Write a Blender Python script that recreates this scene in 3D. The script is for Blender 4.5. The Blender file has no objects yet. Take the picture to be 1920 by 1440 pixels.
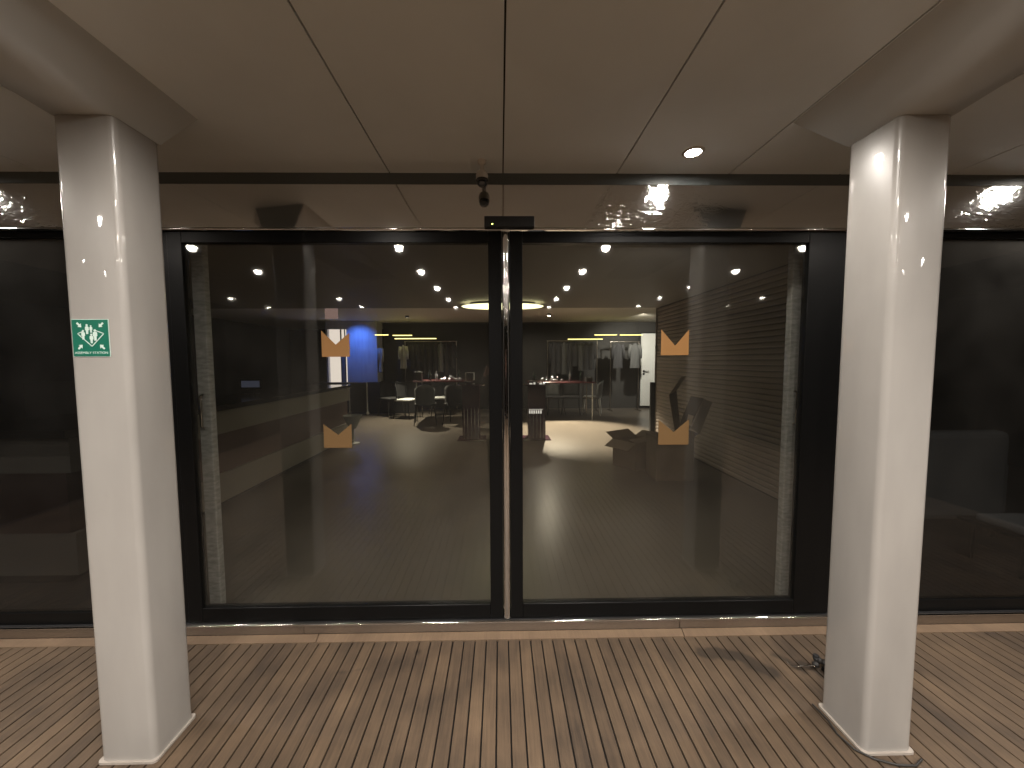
import bpy, bmesh, math, random
from mathutils import Vector, Matrix
random.seed(7)
sc = bpy.context.scene
COL = sc.collection

# ------------------------------------------------------------------ camera, world, exposure
CAM_H = 1.40
Fpx = 695.0
cd = bpy.data.cameras.new('camera')
cam = bpy.data.objects.new('camera', cd); COL.objects.link(cam)
cd.sensor_width = 36.0; cd.lens = Fpx / 1920 * 36.0
cd.shift_x = (960 - 949) / 1920
cd.clip_start = 0.005; cd.clip_end = 300
def vnorm(v): return Vector(v).normalized()
_Y = vnorm((938 - 949, 677 - 720, Fpx))
_d = Vector((51.0, 11220.0, Fpx)); _d = (_d - _Y * _d.dot(_Y)).normalized()
_U = -_d; _X = _d.cross(_Y)
# rows = world axes seen in the camera (x right, y down, z forward)
def w_of(c): return Vector((_X.dot(c), _Y.dot(c), _U.dot(c)))
right, down, fwd = w_of(Vector((1, 0, 0))), w_of(Vector((0, 1, 0))), w_of(Vector((0, 0, 1)))
M = Matrix((right, -down, -fwd)).transposed().to_4x4()
M.translation = Vector((0, 0, CAM_H))
cam.matrix_world = M
sc.camera = cam

w = bpy.data.worlds.new('World'); sc.world = w; w.use_nodes = True
nt = w.node_tree; bg = nt.nodes['Background']
sky = nt.nodes.new('ShaderNodeTexSky'); sky.sky_type = 'NISHITA'; sky.sun_disc = False
sky.sun_elevation = math.radians(-6); sky.sun_rotation = math.radians(200)
nt.links.new(sky.outputs[0], bg.inputs['Color']); bg.inputs['Strength'].default_value = 0.05
sc.view_settings.view_transform = 'Standard'; sc.view_settings.look = 'None'
sc.view_settings.exposure = 0.0; sc.view_settings.gamma = 1.0
sc.view_settings.use_curve_mapping = False
sc.cycles.use_denoising = True
sc.cycles.max_bounces = 9; sc.cycles.diffuse_bounces = 4; sc.cycles.glossy_bounces = 5
sc.cycles.transparent_max_bounces = 12; sc.cycles.transmission_bounces = 6
sc.cycles.caustics_reflective = False; sc.cycles.caustics_refractive = False
sc.cycles.sample_clamp_indirect = 4.0

LAMP_W = 90.0          # watts of each deck downlight
LAMP_COL = (1.0, 0.93, 0.86)

# ------------------------------------------------------------------ materials
def mat(name, col, rough=0.5, metal=0.0, coat=0.0, coat_rough=0.05, noise=None, bump=None, spec=0.5, emit=None):
    """noise=(scale, amount[, stretch]); bump=(scale, strength, distance)"""
    m = bpy.data.materials.new(name); m.use_nodes = True
    n = m.node_tree.nodes; l = m.node_tree.links; b = n['Principled BSDF']
    b.inputs['Base Color'].default_value = (*col, 1); b.inputs['Roughness'].default_value = rough
    b.inputs['Metallic'].default_value = metal; b.inputs['Coat Weight'].default_value = coat
    b.inputs['Coat Roughness'].default_value = coat_rough
    b.inputs['Specular IOR Level'].default_value = spec
    tc = n.new('ShaderNodeTexCoord')
    src = tc.outputs['Object']
    if noise:
        mp = n.new('ShaderNodeMapping'); l.new(src, mp.inputs[0])
        if len(noise) > 2: mp.inputs['Scale'].default_value = noise[2]
        t = n.new('ShaderNodeTexNoise'); t.inputs['Scale'].default_value = noise[0]; t.inputs['Detail'].default_value = 5
        l.new(mp.outputs[0], t.inputs['Vector'])
        r = n.new('ShaderNodeMapRange'); r.inputs[1].default_value = .3; r.inputs[2].default_value = .7
        r.inputs[3].default_value = 1 - noise[1]; r.inputs[4].default_value = 1 + noise[1]
        l.new(t.outputs[0], r.inputs[0])
        x = n.new('ShaderNodeVectorMath'); x.operation = 'SCALE'
        x.inputs[0].default_value = col; l.new(r.outputs[0], x.inputs['Scale'])
        l.new(x.outputs[0], b.inputs['Base Color'])
    if bump:
        t = n.new('ShaderNodeTexNoise'); t.inputs['Scale'].default_value = bump[0]; t.inputs['Detail'].default_value = 4
        l.new(src, t.inputs['Vector'])
        bp = n.new('ShaderNodeBump'); bp.inputs['Strength'].default_value = bump[1]; bp.inputs['Distance'].default_value = bump[2]
        l.new(t.outputs[0], bp.inputs['Height']); l.new(bp.outputs[0], b.inputs['Normal'])
        if coat: l.new(bp.outputs[0], b.inputs['Coat Normal'])
    if emit:
        b.inputs['Emission Color'].default_value = (*emit[0], 1); b.inputs['Emission Strength'].default_value = emit[1]
    return m

def glass_mat(name, tint, ior=1.52):
    m = bpy.data.materials.new(name); m.use_nodes = True
    n = m.node_tree.nodes; l = m.node_tree.links; n.remove(n['Principled BSDF'])
    out = n['Material Output']
    tr = n.new('ShaderNodeBsdfTransparent'); tr.inputs[0].default_value = (*tint, 1)
    gl = n.new('ShaderNodeBsdfGlossy'); gl.inputs['Roughness'].default_value = 0.03; gl.inputs[0].default_value = (1, 1, 1, 1)
    lw = n.new('ShaderNodeLayerWeight'); lw.inputs['Blend'].default_value = .5
    pw = n.new('ShaderNodeMath'); pw.operation = 'POWER'; pw.inputs[1].default_value = 5; l.new(lw.outputs['Facing'], pw.inputs[0])
    fr = n.new('ShaderNodeMath'); fr.operation = 'MULTIPLY_ADD'; fr.inputs[1].default_value = .957; fr.inputs[2].default_value = .043; l.new(pw.outputs[0], fr.inputs[0])
    tc = n.new('ShaderNodeTexCoord')
    t = n.new('ShaderNodeTexNoise'); t.inputs['Scale'].default_value = 1.3; t.inputs['Detail'].default_value = 2
    l.new(tc.outputs['Object'], t.inputs['Vector'])
    bp = n.new('ShaderNodeBump'); bp.inputs['Strength'].default_value = .35; bp.inputs['Distance'].default_value = .003
    l.new(t.outputs[0], bp.inputs['Height']); l.new(bp.outputs[0], gl.inputs['Normal'])
    # fine dust film that catches a little light
    df = n.new('ShaderNodeBsdfDiffuse'); df.inputs[0].default_value = (.5, .47, .42, 1)
    mx = n.new('ShaderNodeMixShader'); l.new(fr.outputs[0], mx.inputs[0]); l.new(tr.outputs[0], mx.inputs[1]); l.new(gl.outputs[0], mx.inputs[2])
    t2 = n.new('ShaderNodeTexNoise'); t2.inputs['Scale'].default_value = 2.1; t2.inputs['Detail'].default_value = 6
    l.new(tc.outputs['Object'], t2.inputs['Vector'])
    r = n.new('ShaderNodeMapRange'); r.inputs[1].default_value = .35; r.inputs[2].default_value = .75; r.inputs[3].default_value = .006; r.inputs[4].default_value = .022
    l.new(t2.outputs[0], r.inputs[0])
    m2 = n.new('ShaderNodeMixShader'); l.new(r.outputs[0], m2.inputs[0]); l.new(mx.outputs[0], m2.inputs[1]); l.new(df.outputs[0], m2.inputs[2])
    l.new(m2.outputs[0], out.inputs[0])
    return m

def emis(name, col, s):
    m = bpy.data.materials.new(name); m.use_nodes = True
    n = m.node_tree.nodes; l = m.node_tree.links; n.remove(n['Principled BSDF'])
    e = n.new('ShaderNodeEmission'); e.inputs[0].default_value = (*col, 1); e.inputs[1].default_value = s
    l.new(e.outputs[0], n['Material Output'].inputs[0]); return m

def teak(name, base, dark, stains=True):
    m = bpy.data.materials.new(name); m.use_nodes = True
    n = m.node_tree.nodes; l = m.node_tree.links; b = n['Principled BSDF']
    geo = n.new('ShaderNodeNewGeometry'); oi = n.new('ShaderNodeObjectInfo')
    # grain: noise stretched along y, shifted for each plank
    off = n.new('ShaderNodeVectorMath'); off.operation = 'SCALE'; off.inputs[0].default_value = (17, 31, 7); l.new(oi.outputs['Random'], off.inputs['Scale'])
    ad = n.new('ShaderNodeVectorMath'); ad.operation = 'ADD'; l.new(geo.outputs['Position'], ad.inputs[0]); l.new(off.outputs[0], ad.inputs[1])
    mp = n.new('ShaderNodeMapping'); mp.inputs['Scale'].default_value = (120, 5, 30); l.new(ad.outputs[0], mp.inputs[0])
    g = n.new('ShaderNodeTexNoise'); g.inputs['Scale'].default_value = 1; g.inputs['Detail'].default_value = 8; g.inputs['Roughness'].default_value = .65; l.new(mp.outputs[0], g.inputs['Vector'])
    p = n.new('ShaderNodeTexNoise'); p.inputs['Scale'].default_value = 5.0; p.inputs['Detail'].default_value = 5; l.new(geo.outputs['Position'], p.inputs['Vector'])
    rr = n.new('ShaderNodeMapRange'); rr.inputs[3].default_value = -.13; rr.inputs[4].default_value = .13; l.new(oi.outputs['Random'], rr.inputs[0])
    s1 = n.new('ShaderNodeMath'); s1.operation = 'ADD'; l.new(g.outputs[0], s1.inputs[0]); l.new(rr.outputs[0], s1.inputs[1])
    p2 = n.new('ShaderNodeMapRange'); p2.inputs[1].default_value = .3; p2.inputs[2].default_value = .7; p2.inputs[3].default_value = -.26; p2.inputs[4].default_value = .20; l.new(p.outputs[0], p2.inputs[0])
    s2 = n.new('ShaderNodeMath'); s2.operation = 'ADD'; l.new(s1.outputs[0], s2.inputs[0]); l.new(p2.outputs[0], s2.inputs[1])
    cr = n.new('ShaderNodeValToRGB'); cr.color_ramp.elements[0].position = .1; cr.color_ramp.elements[0].color = (*dark, 1)
    cr.color_ramp.elements[1].position = .95; cr.color_ramp.elements[1].color = (*base, 1); l.new(s2.outputs[0], cr.inputs[0])
    colout = cr.outputs[0]
    rough = n.new('ShaderNodeMapRange'); rough.inputs[3].default_value = .55; rough.inputs[4].default_value = .8; l.new(g.outputs[0], rough.inputs[0])
    l.new(rough.outputs[0], b.inputs['Roughness'])
    if stains:
        # a wet arc left on the boards: distance to two short segments, broken up by noise
        wob = n.new('ShaderNodeTexNoise'); wob.inputs['Scale'].default_value = 14; l.new(geo.outputs['Position'], wob.inputs['Vector'])
        wsub = n.new('ShaderNodeMath'); wsub.operation = 'MULTIPLY_ADD'; wsub.inputs[1].default_value = .06; wsub.inputs[2].default_value = -.03; l.new(wob.outputs[0], wsub.inputs[0])
        dists = []
        for a, c, wd in (((.97, 1.680, 0), (1.12, 1.655, 0), .028), ((1.12, 1.655, 0), (1.20, 1.555, 0), .030), ((1.30, 1.66, 0), (1.36, 1.56, 0), .012), ((-.409, 1.713, 0), (-.402, 1.713, 0), .001), ((-.75, 1.60, 0), (-.62, 1.62, 0), .0), ((1.40, 1.60, 0), (1.47, 1.50, 0), .02)):
            a = Vector(a); c = Vector(c); ab = c - a
            sb = n.new('ShaderNodeVectorMath'); sb.operation = 'SUBTRACT'; l.new(geo.outputs['Position'], sb.inputs[0]); sb.inputs[1].default_value = a
            dt = n.new('ShaderNodeVectorMath'); dt.operation = 'DOT_PRODUCT'; l.new(sb.outputs[0], dt.inputs[0]); dt.inputs[1].default_value = ab / ab.length_squared
            cl = n.new('ShaderNodeClamp'); l.new(dt.outputs['Value'], cl.inputs[0])
            sc_ = n.new('ShaderNodeVectorMath'); sc_.operation = 'SCALE'; sc_.inputs[0].default_value = ab; l.new(cl.outputs[0], sc_.inputs['Scale'])
            s_ = n.new('ShaderNodeVectorMath'); s_.operation = 'SUBTRACT'; l.new(sb.outputs[0], s_.inputs[0]); l.new(sc_.outputs[0], s_.inputs[1])
            ln = n.new('ShaderNodeVectorMath'); ln.operation = 'LENGTH'; l.new(s_.outputs[0], ln.inputs[0])
            o = n.new('ShaderNodeMath'); o.operation = 'SUBTRACT'; l.new(ln.outputs['Value'], o.inputs[0]); o.inputs[1].default_value = wd
            dists.append(o.outputs[0])
        cur = dists[0]
        for dd in dists[1:]:
            mn = n.new('ShaderNodeMath'); mn.operation = 'MINIMUM'; l.new(cur, mn.inputs[0]); l.new(dd, mn.inputs[1]); cur = mn.outputs[0]
        ad2 = n.new('ShaderNodeMath'); ad2.operation = 'ADD'; l.new(cur, ad2.inputs[0]); l.new(wsub.outputs[0], ad2.inputs[1])
        ms = n.new('ShaderNodeMapRange'); ms.inputs[1].default_value = -.004; ms.inputs[2].default_value = .016; ms.inputs[3].default_value = .42; ms.inputs[4].default_value = 1; l.new(ad2.outputs[0], ms.inputs[0])
        sx = n.new('ShaderNodeVectorMath'); sx.operation = 'SCALE'; l.new(colout, sx.inputs[0]); l.new(ms.outputs[0], sx.inputs['Scale']); colout = sx.outputs[0]
    l.new(colout, b.inputs['Base Color'])
    bp = n.new('ShaderNodeBump'); bp.inputs['Strength'].default_value = .5; bp.inputs['Distance'].default_value = .0015
    l.new(g.outputs[0], bp.inputs['Height']); l.new(bp.outputs[0], b.inputs['Normal'])
    return m

def film_metal(name, smooth, patches):
    """brushed header metal; where patches=[(x, radius)] its clinging plastic film is crumpled"""
    m = bpy.data.materials.new(name); m.use_nodes = True
    n = m.node_tree.nodes; l = m.node_tree.links; b = n['Principled BSDF']
    b.inputs['Base Color'].default_value = (.80, .79, .78, 1); b.inputs['Metallic'].default_value = 1; b.inputs['Roughness'].default_value = smooth
    b.inputs['Coat Weight'].default_value = .6; b.inputs['Coat Roughness'].default_value = .04
    geo = n.new('ShaderNodeNewGeometry'); sp = n.new('ShaderNodeSeparateXYZ'); l.new(geo.outputs['Position'], sp.inputs[0])
    cur = None
    for x, r in patches:
        s = n.new('ShaderNodeMath'); s.operation = 'SUBTRACT'; l.new(sp.outputs[0], s.inputs[0]); s.inputs[1].default_value = x
        a = n.new('ShaderNodeMath'); a.operation = 'ABSOLUTE'; l.new(s.outputs[0], a.inputs[0])
        mr = n.new('ShaderNodeMapRange'); mr.interpolation_type = 'SMOOTHSTEP'; mr.inputs[1].default_value = r; mr.inputs[2].default_value = r * .3; l.new(a.outputs[0], mr.inputs[0])
        if cur is None: cur = mr.outputs[0]
        else:
            mx = n.new('ShaderNodeMath'); mx.operation = 'MAXIMUM'; l.new(cur, mx.inputs[0]); l.new(mr.outputs[0], mx.inputs[1]); cur = mx.outputs[0]
    mp = n.new('ShaderNodeMapping'); mp.inputs['Scale'].default_value = (1, 1, 1.9); l.new(geo.outputs['Position'], mp.inputs[0])
    t = n.new('ShaderNodeTexNoise'); t.inputs['Scale'].default_value = 17; t.inputs['Detail'].default_value = 3; t.inputs['Distortion'].default_value = 2.2; l.new(mp.outputs[0], t.inputs['Vector'])
    t2 = n.new('ShaderNodeTexNoise'); t2.inputs['Scale'].default_value = 1.6; t2.inputs['Detail'].default_value = 1; l.new(geo.outputs['Position'], t2.inputs['Vector'])
    mu = n.new('ShaderNodeMath'); mu.operation = 'MULTIPLY'; l.new(t.outputs[0], mu.inputs[0]); l.new(cur, mu.inputs[1])
    b1 = n.new('ShaderNodeBump'); b1.inputs['Strength'].default_value = .9; b1.inputs['Distance'].default_value = .0018; l.new(mu.outputs[0], b1.inputs['Height'])
    b2 = n.new('ShaderNodeBump'); b2.inputs['Strength'].default_value = .5; b2.inputs['Distance'].default_value = .02; l.new(t2.outputs[0], b2.inputs['Height']); l.new(b1.outputs[0], b2.inputs['Normal'])
    l.new(b2.outputs[0], b.inputs['Normal']); l.new(b2.outputs[0], b.inputs['Coat Normal'])
    return m

MT = dict(
    cream=mat('gloss_cream_paint', (.335, .318, .296), .33, coat=.8, coat_rough=.03, noise=(1.7, .15, (2.2, 2.2, .6)), bump=(2.5, .5, .007)),
    ceil=mat('satin_ceiling_paint', (.85, .91, .95), .38, coat=.15, coat_rough=.25, noise=(1.3, .08), bump=(1.6, .3, .006)),
    soffit=mat('satin_beam_paint', (.64, .68, .71), .3, coat=.5, coat_rough=.1, noise=(1.5, .04), bump=(2, .3, .006)),
    caulk=mat('black_caulking', (.004, .003, .002), .7),
    teak=teak('weathered_teak', (.140, .093, .055), (.042, .028, .018)),
    teak_l=teak('pale_teak_margin', (.225, .152, .094), (.12, .08, .05), False),
    steel=mat('brushed_steel', (.40, .37, .34), .33, metal=1, noise=(60, .08, (1, 1, 8))),
    chrome=mat('polished_chrome', (.75, .74, .72), .06, metal=1, bump=(30, .25, .002)),
    header=film_metal('film_covered_steel', .07, [(.75, .42), (-2.6, 1.0), (2.75, .95)]),
    black=mat('black_frame', (.005, .005, .005), .3, spec=.16),
    blackm=mat('matt_black', (.012, .012, .013), .6),
    strip=mat('dark_strip', (.11, .125, .13), .35),
    seal=mat('cream_sealant', (.36, .32, .28), .5),
    rubber=mat('dark_rubber', (.02, .018, .016), .5),
    white=mat('white_plastic', (.62, .60, .57), .4),
    smoke=mat('smoked_dome', (.01, .01, .011), .06, coat=1),
    green=mat('safety_green', (.006, .135, .085), .35, noise=(6, .08)),
    swhite=mat('sign_white', (.58, .72, .66), .4),
    amber=mat('amber_vinyl', (.28, .135, .036), .55),
    lens=emis('downlight_lens', (1.0, .90, .78), 230),
    lens_s=emis('small_lens', (1.0, .88, .70), 3500),
    lens_dim=emis('shielded_lens', (1.0, .88, .70), 12),
    ring=emis('ring_light', (1.0, .95, .55), 3.5),
    led=emis('led_strip', (1.0, .86, .30), 4.5),
    ledgreen=emis('indicator_led', (.75, 1.0, .15), 9),
    litwhite=emis('lit_doorway', (1.0, .88, .80), 1.1),
    litpink=emis('lit_upper_pane', (1.0, .66, .60), .28),
    litblue=emis('blue_strip', (.10, .22, 1.0), 10),
    glass=glass_mat('door_glass', (.85, .85, .82)),
    glass_d=glass_mat('dark_window_glass', (.50, .50, .50)),
    floor=mat('polished_screed', (.100, .087, .073), .30, spec=.4, noise=(1.4, .12), bump=(8, .1, .002)),
    alu=mat('brushed_aluminium', (.42, .42, .42), .35, metal=.25, noise=(25, .25, (1, 1, 3))),
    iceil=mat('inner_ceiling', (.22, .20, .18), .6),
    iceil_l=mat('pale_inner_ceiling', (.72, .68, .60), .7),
    idark=mat('dark_inner_wall', (.036, .036, .035), .6, noise=(2, .2)),
    bwall=mat('pale_wall', (.62, .64, .70), .6, noise=(5, .10, (4, 4, .4))),
    rib=mat('ribbed_panel', (.27, .225, .19), .6, noise=(3, .1)),
    ctop=mat('counter_top', (.015, .014, .013), .15, coat=.4),
    cgrey=mat('counter_grey', (.27, .25, .21), .6, noise=(2, .06)),
    cbrown=mat('counter_brown', (.10, .055, .045), .4),
    card=mat('cardboard', (.14, .108, .08), .8, noise=(5, .1)),
    card_in=mat('cardboard_inside', (.24, .195, .15), .8, noise=(6, .08)),
    tape=mat('clear_tape', (.55, .45, .33), .08, coat=1),
    bag=mat('plastic_bag', (.45, .40, .37), .25, bump=(12, 1, .02)),
    doorw=mat('white_door_paint', (.78, .80, .80), .4),
    plum=mat('plum_acrylic', (.05, .022, .035), .12, coat=.6),
    red=mat('dark_red_top', (.09, .03, .034), .25, coat=.4),
    grey=mat('grey_fabric', (.20, .21, .21), .8),
    lgrey=mat('pale_fabric', (.42, .44, .44), .8),
    dcloth=mat('dark_cloth', (.035, .036, .04), .9),
    mcloth=mat('mid_cloth', (.075, .078, .08), .9),
    glass_b=mat('bottle_glass', (.02, .03, .025), .06, coat=1),
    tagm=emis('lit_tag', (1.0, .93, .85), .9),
    silver=mat('silver_goods', (.6, .62, .68), .2, metal=.8, bump=(40, 1, .01)),
    screen=emis('dim_screen', (.45, .5, .75), .08),
    skin=mat('skin', (.50, .29, .21), .5), jacket=mat('dark_brown_jacket', (.035, .024, .02), .8),
    trousers=mat('black_trousers', (.012, .012, .014), .8), hair=mat('dark_hair', (.02, .013, .01), .6),
)

# ------------------------------------------------------------------ mesh helpers
def bm_obj(name, bm, m, parent=None, loc=None, smooth=False):
    me = bpy.data.meshes.new(name)
    bm.normal_update(); bm.to_mesh(me); bm.free()
    for mm in (m if isinstance(m, (list, tuple)) else [m]): me.materials.append(mm)
    if smooth:
        for p in me.polygons: p.use_smooth = True
    o = bpy.data.objects.new(name, me); COL.objects.link(o)
    if parent: o.parent = parent
    if loc: o.location = loc
    return o

def add_box(bm, x0, x1, y0, y1, z0, z1, bevel=0, seg=1, edges=None):
    vs = [bm.verts.new((x, y, z)) for z in (z0, z1) for y in (y0, y1) for x in (x0, x1)]
    fs = [bm.faces.new([vs[i] for i in f]) for f in ((0, 2, 3, 1), (4, 5, 7, 6), (0, 1, 5, 4), (2, 6, 7, 3), (0, 4, 6, 2), (1, 3, 7, 5))]
    if bevel:
        es = list({e for f in fs for e in f.edges})
        if edges == 'z': es = [e for e in es if abs(e.verts[0].co.z - e.verts[1].co.z) > 1e-6]
        if edges == 'y': es = [e for e in es if abs(e.verts[0].co.y - e.verts[1].co.y) > 1e-6]
        bmesh.ops.bevel(bm, geom=es, offset=bevel, segments=seg, affect='EDGES', profile=.5)
    return bm

def box(name, m, x0, x1, y0, y1, z0, z1, parent=None, bevel=0, seg=1, edges=None, smooth=False):
    bm = bmesh.new(); add_box(bm, x0, x1, y0, y1, z0, z1, bevel, seg, edges)
    o = bm_obj(name, bm, m, parent)
    if smooth:
        for p in o.data.polygons: p.use_smooth = True
        o.data.set_sharp_from_angle(angle=math.radians(40))
    return o

def add_tube(bm, pts, r, n=10, cap=True):
    pts = [Vector(p) for p in pts]
    rs = r if isinstance(r, (list, tuple)) else [r] * len(pts)
    rings = []
    for i, p in enumerate(pts):
        d = (pts[min(i + 1, len(pts) - 1)] - pts[max(i - 1, 0)]).normalized()
        a = d.orthogonal().normalized() if i == 0 else (last - d * last.dot(d)).normalized()
        last = a; b = d.cross(a)
        rings.append([bm.verts.new(p + (a * math.cos(t) + b * math.sin(t)) * rs[i]) for t in [2 * math.pi * k / n for k in range(n)]])
    for A, B in zip(rings, rings[1:]):
        for k in range(n): bm.faces.new((A[k], A[(k + 1) % n], B[(k + 1) % n], B[k]))
    if cap:
        bm.faces.new(rings[0][::-1]); bm.faces.new(rings[-1])
    return bm

def tube(name, m, pts, r, parent=None, n=10):
    o = bm_obj(name, add_tube(bmesh.new(), pts, r, n), m, parent, smooth=True)
    o.data.set_sharp_from_angle(angle=math.radians(50)); return o

def add_lathe(bm, prof, c=(0, 0, 0), n=24, sx=1, sy=1):
    rings = []
    for r, z in prof:
        rings.append([bm.verts.new((c[0] + sx * r * math.cos(2 * math.pi * k / n), c[1] + sy * r * math.sin(2 * math.pi * k / n), c[2] + z)) for k in range(n)])
    for A, B in zip(rings, rings[1:]):
        for k in range(n): bm.faces.new((A[k], A[(k + 1) % n], B[(k + 1) % n], B[k]))
    if prof[0] != prof[-1]:
        if prof[0][0] > 1e-6: bm.faces.new(rings[0][::-1])
        if prof[-1][0] > 1e-6: bm.faces.new(rings[-1])
    bmesh.ops.remove_doubles(bm, verts=bm.verts, dist=1e-6)
    return bm

def lathe(name, m, prof, c=(0, 0, 0), parent=None, n=24, sx=1, sy=1, sharp=40):
    bm = add_lathe(bmesh.new(), prof, c, n, sx, sy); bmesh.ops.recalc_face_normals(bm, faces=bm.faces)
    o = bm_obj(name, bm, m, parent, smooth=True); o.data.set_sharp_from_angle(angle=math.radians(sharp)); return o

def prism(name, m, poly, axis, a, b, parent=None):
    """extrude a 2-D outline along an axis from a to b"""
    bm = bmesh.new()
    def mk(u, v, t): return {'x': (t, u, v), 'y': (u, t, v), 'z': (u, v, t)}[axis]
    A = [bm.verts.new(mk(u, v, a)) for u, v in poly]; B = [bm.verts.new(mk(u, v, b)) for u, v in poly]
    k = len(poly)
    for i in range(k): bm.faces.new((A[i], A[(i + 1) % k], B[(i + 1) % k], B[i]))
    bm.faces.new(A[::-1]); bm.faces.new(B); bmesh.ops.recalc_face_normals(bm, faces=bm.faces)
    return bm_obj(name, bm, m, parent)

def quad_slab(name, m, pts, t, parent=None):
    """a panel through 4 points with thickness t"""
    p = [Vector(q) for q in pts]; nrm = (p[1] - p[0]).cross(p[3] - p[0]).normalized() * t
    bm = bmesh.new(); A = [bm.verts.new(q) for q in p]; B = [bm.verts.new(q + nrm) for q in p]
    for i in range(4): bm.faces.new((A[i], A[(i + 1) % 4], B[(i + 1) % 4], B[i]))
    bm.faces.new(A[::-1]); bm.faces.new(B); bmesh.ops.recalc_face_normals(bm, faces=bm.faces)
    return bm_obj(name, bm, m, parent)

def thing(name, label, cat, loc=(0, 0, 0), group=None, kind=None):
    """an Empty at the thing's base; parts are built in world coordinates and re-based by rebase()"""
    o = bpy.data.objects.new(name, None); COL.objects.link(o); o.location = (0, 0, 0); o['base'] = loc
    o.empty_display_size = .1
    return tag(o, label, cat, group, kind)
def tag(o, label=None, cat=None, group=None, kind=None):
    if label: o['label'] = label
    if cat: o['category'] = cat
    if group: o['group'] = group
    if kind: o['kind'] = kind
    return o
def rebase(o, loc):
    """put the origin of a finished thing at its base without moving its parts"""
    for ch in o.children: ch.location = Vector(ch.location) - Vector(loc)
    o.location = loc
    if 'base' in o.keys(): del o['base']
def copy_tree(o, parent=None):
    c = o.copy(); COL.objects.link(c); c.parent = parent
    for ch in o.children: copy_tree(ch, c)
    return c

FY = 1.843      # header / sill face
GY = 1.880      # glass plane
ZC = 2.304      # deck ceiling
ZB = 2.180      # beam soffit

# ------------------------------------------------------------------ the deck
deck = box('deck', MT['caulk'], -4.4, 4.4, -5.2, 1.842, -.06, -.010); tag(deck, kind='structure')
pitch = .0555; x0 = .033 - .0555 * 78 + .0555 / 2
proto = None
for i in range(156):
    xc = x0 + i * pitch
    if abs(xc) > 4.35: continue
    cuts = [random.uniform(-2.6, .6)]
    for a, b in ((-5.2, cuts[0] - .002), (cuts[0] + .002, 1.7815)):
        if proto is None:
            proto = bm_obj('plank', add_box(bmesh.new(), -.0246, .0246, -.5, .5, -.02, 0, .0009, 1, 'y'), MT['teak'])
            o = proto
        else: o = proto.copy(); COL.objects.link(o)
        o.parent = deck; o.location = (xc, (a + b) / 2, random.uniform(-.0008, 0)); o.scale = (1, b - a, 1)
for a, b in ((-4.4, -3.2), (-3.196, -.932), (-.928, .926), (.930, 3.1), (3.104, 4.4)):
    s = .012
    prism('margin_board', MT['teak_l'], [(a, 1.785), (b, 1.785), (b - (s if b < 0 else -s), 1.8415), (a - (s if a < 0 else -s), 1.8415)], 'z', -.02, .0005, deck)

# ------------------------------------------------------------------ the ceiling
ceil = box('ceiling', MT['blackm'], -4.4, 4.4, -5.2, 1.90, ZC + .012, ZC + .16); tag(ceil, kind='structure')
xe = [-.527 - .5475 * k for k in range(7, 1, -1)] + [-.527, .018, .570] + [1.1185 + .5475 * k for k in range(0, 7)]
for a, b in zip(xe, xe[1:]):
    box('ceiling_panel', MT['ceil'], a + .0028, b - .0028, -5.2, 1.852, ZC, ZC + .010, ceil, .001)
def flare(parent, pos, sgn):
    """capital that swells from the column head up to the ceiling and runs on towards the rear deck"""
    (x0, x1, y0, y1) = pos; zt = ZC + .002; e = .002
    xi, xo = (x0, x1) if sgn > 0 else (x1, x0)      # inner and outer faces of the column
    low = [(xi, y1), (xi, y0), (xo, y0), (xo, y1)]
    bm = bmesh.new()
    n = 10; rows_ = []
    ti, to = sgn * 1.122, sgn * 1.60
    # cross-section at y: inner ceiling edge, inner soffit edge, outer soffit edge, outer ceiling edge
    for k in range(n + 1):
        f = k / n; y = y0 + (-.35 - y0) * f; zz = ZB + (ZC - .012 - ZB) * (f ** .8)
        yb = (1.462 if k == 0 else y0 + (-.35 - y0) * f)
        rows_.append([bm.verts.new((ti, 1.06 + (-.35 - 1.06) * f, zt)), bm.verts.new((xi - sgn * .10 * f, y, zz)), bm.verts.new((xo + sgn * .06 * f, y, zz)), bm.verts.new((to, y - .06 * (k == 0), zt))])
    b0 = bm.verts.new((ti, 1.46, zt)); b1 = bm.verts.new((xi, y1, ZB)); b2 = bm.verts.new((xo, y1, ZB)); b3 = bm.verts.new((xo + sgn * .03, y1 + .02, zt))
    first = rows_[0]
    for A, B in zip(rows_, rows_[1:]):
        for c in range(3): bm.faces.new((A[c], A[c + 1], B[c + 1], B[c]))
    bm.faces.new((b0, b1, first[1], first[0])); bm.faces.new((b1, b2, first[2], first[1])); bm.faces.new((b2, b3, first[3], first[2])); bm.faces.new((b0, b3, b2, b1))
    L = rows_[-1]; bm.faces.new(L)
    bmesh.ops.recalc_face_normals(bm, faces=bm.faces)
    o = bm_obj('ceiling_beam', bm, MT['soffit'], parent, smooth=True); o.data.set_sharp_from_angle(angle=math.radians(52))
flare(ceil, (-1.408, -1.218, 1.236, 1.402), -1)
flare(ceil, (1.284, 1.458, 1.213, 1.395), 1)

# ------------------------------------------------------------------ columns
def column(x0, x1, y0, y1, label):
    t = thing('column', label, 'column', group='cream deck columns')
    box('shaft', MT['cream'], x0, x1, y0, y1, .004, ZB - .0008, t, .020, 5, 'z', True)
    bm = bmesh.new(); add_box(bm, x0 - .007, x1 + .007, y0 - .007, y1 + .007, .0006, .009, .014, 3, 'z')
    o = bm_obj('sealant_bead', bm, MT['seal'], t)
    rebase(t, ((x0 + x1) / 2, (y0 + y1) / 2, 0))
    return t
column(-1.408, -1.218, 1.236, 1.402, 'glossy cream column carrying the green assembly station sign')
column(1.284, 1.458, 1.213, 1.395, 'glossy cream column with a thin black cable around its foot')
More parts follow.
